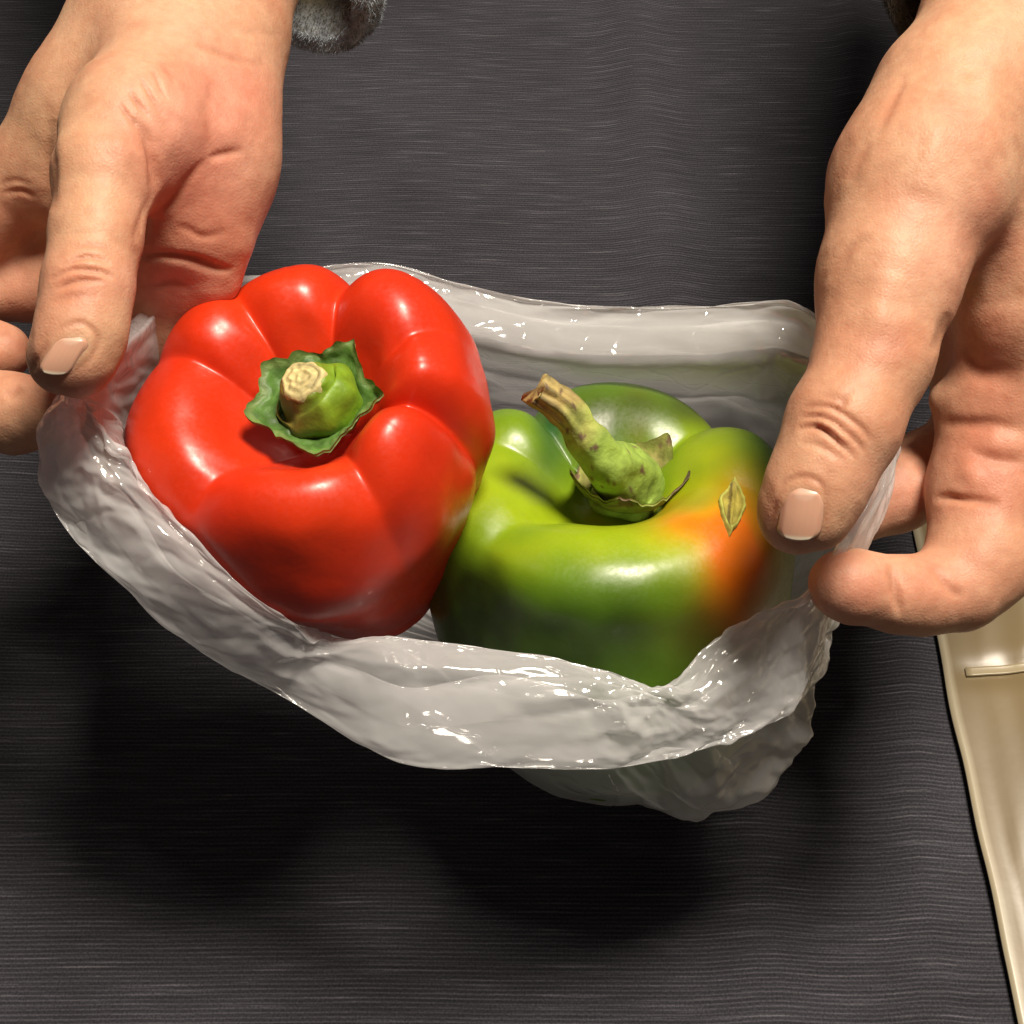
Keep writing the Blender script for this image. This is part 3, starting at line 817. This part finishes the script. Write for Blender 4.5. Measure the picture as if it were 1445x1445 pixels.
def right_hand():
    global DS; DS = 1.0
    Fd = Field((0.050, -0.042, 0.265), (0.169, 0.176, 0.391), 0.00062)
    A = Fd.new()
    Fd.chain(A, [(1530, -350, .410, 200), (1490, -60, .362, 165), (1470, 60, .348, 160)], .012, ((0, 0.3, 1), 1.2))
    Fd.chain(A, [(1480, 40, .350, 165), (1450, 250, .352, 175), (1450, 380, .352, 110)], .014, ((-0.3, 0, 1), 1.5))
    Fd.chain(A, [(1440, 60, .340, 110), (1352, 150, .334, 106), (1296, 260, .326, 110), (1256, 385, .318, 92)], .012)
    Fd.chain(A, [(1450, 300, .340, 90), (1445, 440, .340, 78)], .012)
    T = Fd.new()
    Fd.chain(T, [(1256, 385, .318, 92), (1247, 428, .316, 84), (1233, 505, .311, 76), (1190, 600, .306, 74), (1153, 682, .304, 64), (1136, 714, .304, 58)], .006)
    Fd.chain(T, [(1134, 722, .3045, 54), (1118, 734, .3055, 40)], .006)
    A = Fd.join(A, T, 0.006)
    # soft ridges of the bent web
    B = Fd.new(); Fd.chain(B, [(1330, 562, .352, 14), (1380, 570, .347, 20), (1460, 576, .342, 26)], .004); A = Fd.join(A, B, .010)
    # palm hollow, behind
    B = Fd.new(); Fd.chain(B, [(1400, 470, .366, 90), (1400, 600, .376, 80)], .010); A = Fd.join(A, B, .008)
    # index finger: down the frame's edge, then hooked towards the bag
    B = Fd.new(); Fd.chain(B, [(1440, 470, .345, 72), (1408, 600, .352, 76), (1395, 690, .350, 78), (1382, 790, .343, 74)], .006); A = Fd.join(A, B, .007)
    B = Fd.new(); Fd.chain(B, [(1384, 788, .343, 72), (1352, 826, .340, 60), (1300, 840, .337, 53), (1262, 838, .334, 50), (1205, 828, .331, 49), (1188, 824, .330, 46)], .004); A = Fd.join(A, B, .0035)
    # middle finger behind it
    B = Fd.new(); Fd.chain(B, [(1400, 610, .385, 62), (1310, 668, .376, 58), (1262, 694, .368, 55), (1195, 722, .362, 50)], .004); A = Fd.join(A, B, .003)
    TH = 0.325
    st = [([(1128, 590), (1160, 590), (1195, 612), (1220, 640)], 3.5, 6, TH), ([(1124, 606), (1150, 604), (1180, 622), (1205, 648)], 3.5, 6, TH),
          ([(1135, 575), (1170, 572), (1210, 598), (1228, 625)], 4, 5, TH), ([(1130, 622), (1165, 632), (1195, 655)], 5, 3, TH), ([(1150, 556), (1185, 560), (1200, 575)], 6, 2, TH),
          ([(1175, 585), (1190, 570), (1200, 545)], 5, 2, TH), ([(1160, 598), (1178, 606), (1190, 618)], 7, -4, TH),
          ([(1098, 702), (1108, 682), (1135, 674), (1162, 684), (1166, 720), (1156, 764)], 4, 3, TH), ([(1098, 700), (1084, 750)], 4, 2.5, TH),
          ([(1160, 600), (1150, 640)], 3, 0, TH),
          ([(1338, 440), (1330, 470), (1318, 500)], 7, 5, 9), ([(1345, 470), (1380, 520), (1440, 535)], 14, 7, 9), ([(1325, 600), (1380, 598), (1445, 603)], 10, 6, 9),
          ([(1318, 705), (1350, 703), (1412, 712)], 6, 8, 9), ([(1258, 792), (1262, 830), (1272, 872)], 6, 7, 9), ([(1310, 800), (1340, 830), (1362, 842)], 7, 4, 9),
          ([(1370, 640), (1445, 655)], 9, 5, 9), ([(1366, 668), (1372, 675)], 14, -5, 9), ([(1405, 625), (1440, 630)], 18, -4, 9),
          ([(1238, 190), (1262, 140), (1280, 105)], 6, 3, 9), ([(1170, 400), (1195, 360), (1225, 330)], 8, 3, 9), ([(1195, 260), (1230, 200)], 8, 2.5, 9),
          ([(1240, 440), (1250, 400)], 22, -4, TH + .02), ([(1180, 470), (1260, 480), (1320, 470)], 16, 3, TH), ([(1345, 330), (1420, 345)], 30, 3, 9),
          ([(1395, 120), (1420, 280), (1440, 380)], 26, -4, 9), ([(1300, 250), (1320, 190)], 20, -3, 9)]
    pk = (0.627, 0.306, 0.232); rd = (0.589, 0.225, 0.155); pl = (0.57, 0.335, 0.215); yl = (0.56, 0.33, 0.21)
    ti = [(1400, 60, 130, 120, pl, 0.8), (1350, 330, 90, 110, pk, .6), (1290, 200, 60, 110, yl, .6), (1220, 480, 70, 50, rd, .22), (1180, 610, 60, 50, rd, .22), (1400, 480, 60, 70, rd, .5),
          (1400, 650, 100, 120, (0.551, 0.216, 0.146), .7), (1340, 830, 90, 60, (0.627, 0.297, 0.206), .7), (1200, 830, 60, 60, (0.646, 0.333, 0.241), .8), (1120, 775, 60, 18, rd, .4), (1270, 690, 60, 60, pk, .6),
          (1441, 410, 9, 8, (0.399, 0.180, 0.086), .6), (1367, 110, 10, 9, (0.475, 0.243, 0.103), .6), (1395, 290, 20, 30, rd, .3), (1415, 330, 25, 16, rd, .3)]
    nl = [((1107, 690), (1169, 689), (1159, 766), (1091, 755))]
    return build_hand('right', Fd, A, st, ti, nl, person)

HL, BV_L = left_hand()
HR, BV_R = right_hand()

# ------------------------------------------------------------------ fuzzy sleeves
def sleeve(rim, depth_rim, ext, thick, out_col, in_col):
    n = 120
    ring = catmull([P(x, y, d) for (x, y), d in zip(rim, depth_rim)], n, True)
    c = ring.mean(0); ext = ext[0] * RGT + ext[1] * UPV + ext[2] * FWD
    prof = [(-1, 0.30), (-1, 0.10), (-1, 0.05), (-1, 0.015), (-0.9, 0.003), (0, -0.001), (0.9, 0.003), (1, 0.015), (1, 0.05), (1, 0.10), (1, 0.30)]
    vs = []; tn = []
    for s_, t in prof:
        for p in ring:
            rad = p - c; rad = rad - (rad @ ext) / (ext @ ext) * ext; rad /= np.linalg.norm(rad) + 1e-9
            q = p + ext * t + rad * thick * 0.5 * s_
            q = q + rad * 0.0016 * vnoise(q, 80, 3)
            vs.append(q)
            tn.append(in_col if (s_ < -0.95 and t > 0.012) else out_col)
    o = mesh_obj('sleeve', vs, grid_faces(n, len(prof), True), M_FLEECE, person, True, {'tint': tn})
    # the pile: thousands of short hairs, joined into one part
    vs = np.array(vs); nn = normals_of(vs, grid_faces(n, len(prof), True))
    hv, hf, ht = [], [], []
    if (nn[5 * n:6 * n] @ ext).mean() > 0: nn = -nn
    for r_ in range(len(prof) - 1):
        dens = 26 if 3 <= r_ <= 6 else (16 if r_ in (2, 7) else 3)
        for k in range(n):
            for _ in range(dens):
                a_, b_ = random.random(), random.random()
                i0, i1 = r_ * n + k, r_ * n + (k + 1) % n; j0, j1 = i0 + n, i1 + n if (k + 1) < n else (r_ + 1) * n
                p = (vs[i0] * (1 - a_) + vs[i1] * a_) * (1 - b_) + (vs[j0] * (1 - a_) + vs[j1] * a_) * b_
                nm = nn[i0] * (1 - b_) + nn[j0] * b_
                dr = nm + 0.3 * RNG.normal(size=3) - 0.6 * ext / np.linalg.norm(ext); dr /= np.linalg.norm(dr)
                ln = random.uniform(0.0006, 0.0016); sd = np.cross(dr, RNG.normal(size=3)); sd /= np.linalg.norm(sd); sd *= 0.00011
                m = len(hv); hv += [p - sd, p + sd, p + dr * ln + 0.08 * ln * RNG.normal(size=3)]
                hf.append((m, m + 1, m + 2))
                cc = np.array(tn[i0]) * random.uniform(0.75, 1.2); ht += [cc] * 3
    f = mesh_obj('fleece_pile', hv, hf, M_FLEECE, o, False, {'tint': ht}); f['kind'] = 'stuff'
    return o
sleeve([(522, -30), (516, 28), (492, 66), (440, 68), (385, 42), (300, 0), (200, -60), (150, -190), (230, -360), (370, -370), (490, -180)],
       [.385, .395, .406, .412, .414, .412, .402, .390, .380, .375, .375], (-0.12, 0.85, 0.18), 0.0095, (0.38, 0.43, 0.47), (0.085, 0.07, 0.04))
sleeve([(1246, -60), (1254, 0), (1266, 38), (1290, 62), (1350, 70), (1450, 50), (1570, 0), (1640, -110), (1600, -240), (1450, -260), (1310, -170)],
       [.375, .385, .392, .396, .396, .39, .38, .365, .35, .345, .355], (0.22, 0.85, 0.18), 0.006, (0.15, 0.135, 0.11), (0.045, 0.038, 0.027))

# ------------------------------------------------------------------ the bag
FOLDS = [  # sharp creases of the film: path, width, height (m)
    ([(948, 982), (850, 1000), (690, 1022)], 5, .0016), ([(948, 990), (870, 1032), (790, 1046)], 5, -.0014), ([(940, 976), (800, 952), (640, 968), (560, 960)], 6, .0012),
    ([(930, 985), (820, 985), (720, 990)], 5, -.0012), ([(960, 985), (1050, 905), (1165, 858)], 5, .0016), ([(985, 1005), (1080, 935), (1150, 885)], 5, -.0014),
    ([(1000, 1025), (1100, 965), (1140, 940)], 5, .0013), ([(940, 1010), (1030, 1010), (1110, 985)], 6, -.0010), ([(1040, 950), (1075, 900), (1090, 870)], 4, .0012),
    ([(85, 610), (130, 585), (195, 605)], 4, .0013), ([(120, 562), (185, 545), (200, 520)], 4, -.0012), ([(75, 640), (88, 700), (130, 765)], 5, .0014), ([(80, 600), (82, 690)], 4, -.001),
    ([(112, 640), (140, 700), (150, 760)], 5, -.001), ([(140, 640), (175, 655)], 3, .001), ([(95, 750), (150, 720), (190, 730)], 5, .001), ([(170, 810), (230, 780), (260, 800)], 6, .0010),
    ([(180, 830), (250, 890), (400, 960)], 9, -.0012), ([(400, 985), (430, 930), (420, 880)], 6, .0014), ([(250, 900), (330, 900), (400, 905)], 8, .0009),
    ([(450, 920), (560, 940), (700, 945)], 8, -.0010), ([(430, 950), (520, 1010), (640, 1040)], 9, .0010),
    ([(1115, 470), (1085, 520), (1030, 560)], 4, .0016), ([(1095, 480), (1075, 540), (1100, 580)], 4, -.0014), ([(1120, 520), (1060, 545), (1010, 548)], 4, .0012), ([(1090, 520), (1110, 560)], 3, .001),
    ([(690, 495), (760, 525), (830, 540), (980, 540)], 5, .0012), ([(700, 450), (820, 462), (1000, 470), (1140, 462)], 8, -.0010), ([(650, 420), (760, 452), (900, 446)], 6, .0008),
    ([(720, 1092), (880, 1112), (1040, 1100)], 6, .0010), ([(900, 1135), (1000, 1120), (1090, 1060)], 5, .0010), ([(1050, 1120), (1095, 1060), (1115, 1010)], 5, -.0012), ([(780, 1090), (860, 1128)], 5, -.001),
    ([(690, 560), (740, 575), (800, 560)], 5, .001), ([(230, 455), (250, 440), (280, 420)], 6, .0005)]
def build_bag():
    # stations round the mouth: left pinch, along the back, right pinch, along the front
    # fold = top of the cuff, edge = its free edge, base = foot of the wall round the peppers
    ST = [  # fold (px,py,d)          edge (px,py,d)        base (px,py,d)
        ((118, 548, .338), (62, 590, .346), (300, 640, .430)),
        ((186, 468, .356), (140, 500, .370), (310, 590, .440)),
        ((262, 413, .378), (235, 470, .392), (350, 560, .450)),
        ((400, 385, .395), (395, 470, .412), (430, 550, .458)),
        ((530, 371, .405), (535, 445, .424), (530, 560, .462)),
        ((650, 400, .405), (660, 470, .424), (660, 600, .462)),
        ((800, 430, .400), (800, 498, .420), (800, 630, .460)),
        ((980, 433, .390), (980, 500, .410), (950, 650, .455)),
        ((1135, 437, .372), (1120, 496, .390), (1080, 690, .440)),
        ((1232, 545, .346), (1242, 590, .354), (1140, 760, .420)),
        ((1256, 640, .336), (1262, 665, .343), (1150, 820, .408)),
        ((1212, 735, .326), (1222, 770, .338), (1150, 880, .395)),
        ((1150, 840, .322), (1170, 860, .334), (1142, 950, .380)),
        ((1085, 868, .319), (1143, 955, .329), (1122, 1020, .372)),
        ((1015, 915, .316), (1112, 1008, .326), (1102, 1090, .376)),
        ((948, 976, .312), (1045, 1040, .320), (1012, 1150, .380)),
        ((885, 957, .311), (960, 1068, .316), (940, 1146, .380)),
        ((800, 938, .311), (860, 1086, .314), (850, 1115, .380)),
        ((650, 917, .312), (700, 1084, .312), (710, 1070, .385)),
        ((550, 905, .313), (550, 1070, .313), (590, 1000, .390)),
        ((455, 905, .316), (400, 985, .322), (490, 940, .395)),
        ((405, 880, .322), (290, 925, .330), (430, 890, .400)),
        ((305, 805, .332), (205, 855, .338), (370, 830, .405)),
        ((222, 715, .336), (125, 785, .342), (335, 770, .412)),
        ((160, 640, .336), (76, 722, .345), (310, 720, .420)),
        ((124, 585, .336), (55, 650, .346), (300, 680, .425)),
    ]
    near = {0: .92, 1: .935, 2: .965, 25: .92, 24: .92, 23: .93, 22: .95, 21: .98}
    back = {k: .016 for k in range(13, 21)}; back.update({12: .008, 21: .008})
    ST = [tuple((q[0], q[1], q[2] * near.get(k, 1) + back.get(k, 0)) if j < 2 else q for j, q in enumerate(st_)) for k, st_ in enumerate(ST)]
    shelf = {3: .35, 4: 1, 5: 1, 6: 1, 7: 1, 8: .8, 9: .3}
    SH = catmull([[shelf.get(k, 0)] for k in range(len(ST))], 800, True)[:, 0]
    low = catmull([P(s_[0][0], s_[0][1] + 88, s_[0][2] - .004) for s_ in ST], 800, True)
    nu = 800
    fold = catmull([P(*s[0]) for s in ST], nu, True)
    edge = catmull([P(*s[1]) for s in ST], nu, True)
    base = catmull([P(*s[2]) for s in ST], nu, True)
    cen = (P(430, 640, .37) + P(860, 760, .39)) / 2
    rows = []
    zmin = min(min(v.co.z for v in red_body.data.vertices), min(v.co.z for v in green_body.data.vertices))
    pole = (P(480, 800, .432) + P(880, 960, .432)) / 2
    for i in range(nu):
        f, e, b = fold[i], edge[i], base[i]
        outd = e - cen; outd = outd - (outd @ FWD) * FWD * 0.3; outd /= np.linalg.norm(outd)
        puff = np.linalg.norm(f - e)
        m1 = f * 0.70 + e * 0.30 + np.array([0, 0, 1.0]) * puff * 0.12 - FWD * puff * 0.06
        m2 = f * 0.30 + e * 0.70 + outd * puff * 0.05 - FWD * puff * 0.05
        ind = (cen - f); ind -= (ind @ np.array([0, 0, 1.0])) * np.array([0, 0, 1.0]); ind /= np.linalg.norm(ind)
        f2 = f + ind * 0.0022 - np.array([0, 0, 1.0]) * 0.0022
        w1 = f2 * 0.72 + b * 0.28; w1 = w1 * (1 - SH[i]) + low[i] * SH[i]; w2 = f2 * 0.36 + b * 0.64 - ind * 0.004
        b2 = b * 0.55 + pole * 0.45 - np.array([0, 0, 1.0]) * 0.006
        hm = 0.42 + 0.30 * noise.noise(Vector((3.2 * math.cos(2 * math.pi * i / nu), 3.2 * math.sin(2 * math.pi * i / nu), 4.0))); h0 = f * (1 - hm * .6) + e * hm * .6 - np.array([0, 0, 1.0]) * 0.002 + FWD * puff * 0.03; h1 = f * 0.2 + e * 0.8 + FWD * puff * 0.04
        g1 = f * (0.35 - .4 * (hm - .42)) + e * (0.65 + .4 * (hm - .42)) + FWD * puff * 0.05
        b2[2] = zmin - 0.004; pl_ = pole.copy(); pl_[2] = zmin - 0.005
        rows.append([g1, h0, h1, e, m2, m1, f, f2, w1, w2, b, b2, pl_])
    rows = np.array(rows)
    nv = 210
    V = np.array([catmull(r, nv) for r in rows]).transpose(1, 0, 2)      # nv, nu, 3
    fs = grid_faces(nu, nv, True)
    V = V.reshape(-1, 3)
    n = normals_of(V, fs)
    uu = np.tile(np.arange(nu) / nu, nv); vv = np.repeat(np.arange(nv) / (nv - 1), nu)
    # crumples: sharp ridged folds, stretched along the wall, stronger where the film is gathered
    px, py, pd = pix(V)
    gather = np.zeros(len(V))
    for gx, gy, gr in ((120, 560, 90), (150, 640, 90), (1150, 520, 110), (1080, 560, 60), (950, 985, 100), (1090, 900, 110), (1060, 1080, 120), (420, 900, 60)):
        gather = np.maximum(gather, np.exp(-((px - gx) ** 2 + (py - gy) ** 2) / gr ** 2))
    wall = np.clip((vv - 0.55) / 0.2, 0, 1)
    amp = 0.00024 + 0.00030 * gather + 0.00020 * wall
    off = np.zeros(len(V))
    for k in range(len(V)):
        vd = noise.voronoi(Vector((V[k][0] * 75, V[k][1] * 75, V[k][2] * 75)))[0] if gather[k] > .05 else (0, 0)
        off[k] = amp[k] * 0.7 * (vd[1] - vd[0])
    # flat facets: random heights on a coarse sheet, joined by plane triangles, at three sizes
    for gu, gv, hh in ((54, 20, 2.1), (120, 40, 0.75), (260, 80, 0.22)):
        R_ = RNG.normal(size=(gv + 1, gu)); ju = RNG.uniform(-.3, .3, size=(gv + 1, gu))
        fv = vv * gv; iv = np.minimum(fv.astype(int), gv - 1); fv = fv - iv
        fu = uu * gu + 0.35 * np.sin(iv * 2.4 + fv * 1.1); fu = np.mod(fu, gu); iu = fu.astype(int) % gu; fu = fu - np.floor(fu); iu2 = (iu + 1) % gu
        a_, b_, c_, d_ = R_[iv, iu], R_[iv, iu2], R_[iv + 1, iu], R_[iv + 1, iu2]
        off += amp * hh * np.where(fu + fv < 1, a_ + (b_ - a_) * fu + (c_ - a_) * fv, d_ + (c_ - d_) * (1 - fu) + (b_ - d_) * (1 - fv))
    for poly, wd, hgt in FOLDS:
        ds, tp = seg_dist(px, py, poly)
        off += 0.65 * hgt * np.exp(-ds / wd) * tp
    V = V + n * off[:, None]
    # keep the film off what it touches
    def push(V, bv, gap, mask):
        for k in np.nonzero(mask)[0]:
            p = Vector(V[k])
            loc, nr, idx, dist = bv.find_nearest(p, 0.05)
            if loc is None: continue
            sd = (p - loc).dot(nr)
            if sd >= gap: continue
            if sd < -0.0015:
                o_ = V[k] - cen; o_[2] = 0; o_ /= np.linalg.norm(o_) + 1e-9
                if vv[k] > 0.80: o_ = np.array([0, 0, -1.0])
                h = bv.ray_cast(p, Vector(o_))
                if h[0] is not None: V[k] = np.array(h[0]) + o_ * gap; continue
            V[k] = np.array(loc + nr * gap)
    allm = np.ones(len(V), bool)
    for _ in range(2):
        push(V, BV_RED, 0.0009, allm); push(V, BV_GREEN, 0.0009, allm)
    Vg = V.reshape(nv, nu, 3); sm_ = Vg.copy()
    sm_[1:-1] = 0.5 * Vg[1:-1] + 0.125 * (Vg[:-2] + Vg[2:] + np.roll(Vg, 1, 1)[1:-1] + np.roll(Vg, -1, 1)[1:-1])
    V = sm_.reshape(-1, 3)
    push(V, BV_RED, 0.0007, allm); push(V, BV_GREEN, 0.0007, allm)
    V[:, 2] = np.maximum(V[:, 2], 0.004); print('ZMIN', zmin)
    o = mesh_obj('plastic_bag', V, fs, M_FILM, None, True)
    tag(o, 'milky translucent plastic produce bag with a rolled cuff, held open around the peppers', 'bag')
build_bag()
print('pepper bottoms', min(v.co.z for v in red_body.data.vertices), min(v.co.z for v in green_body.data.vertices))
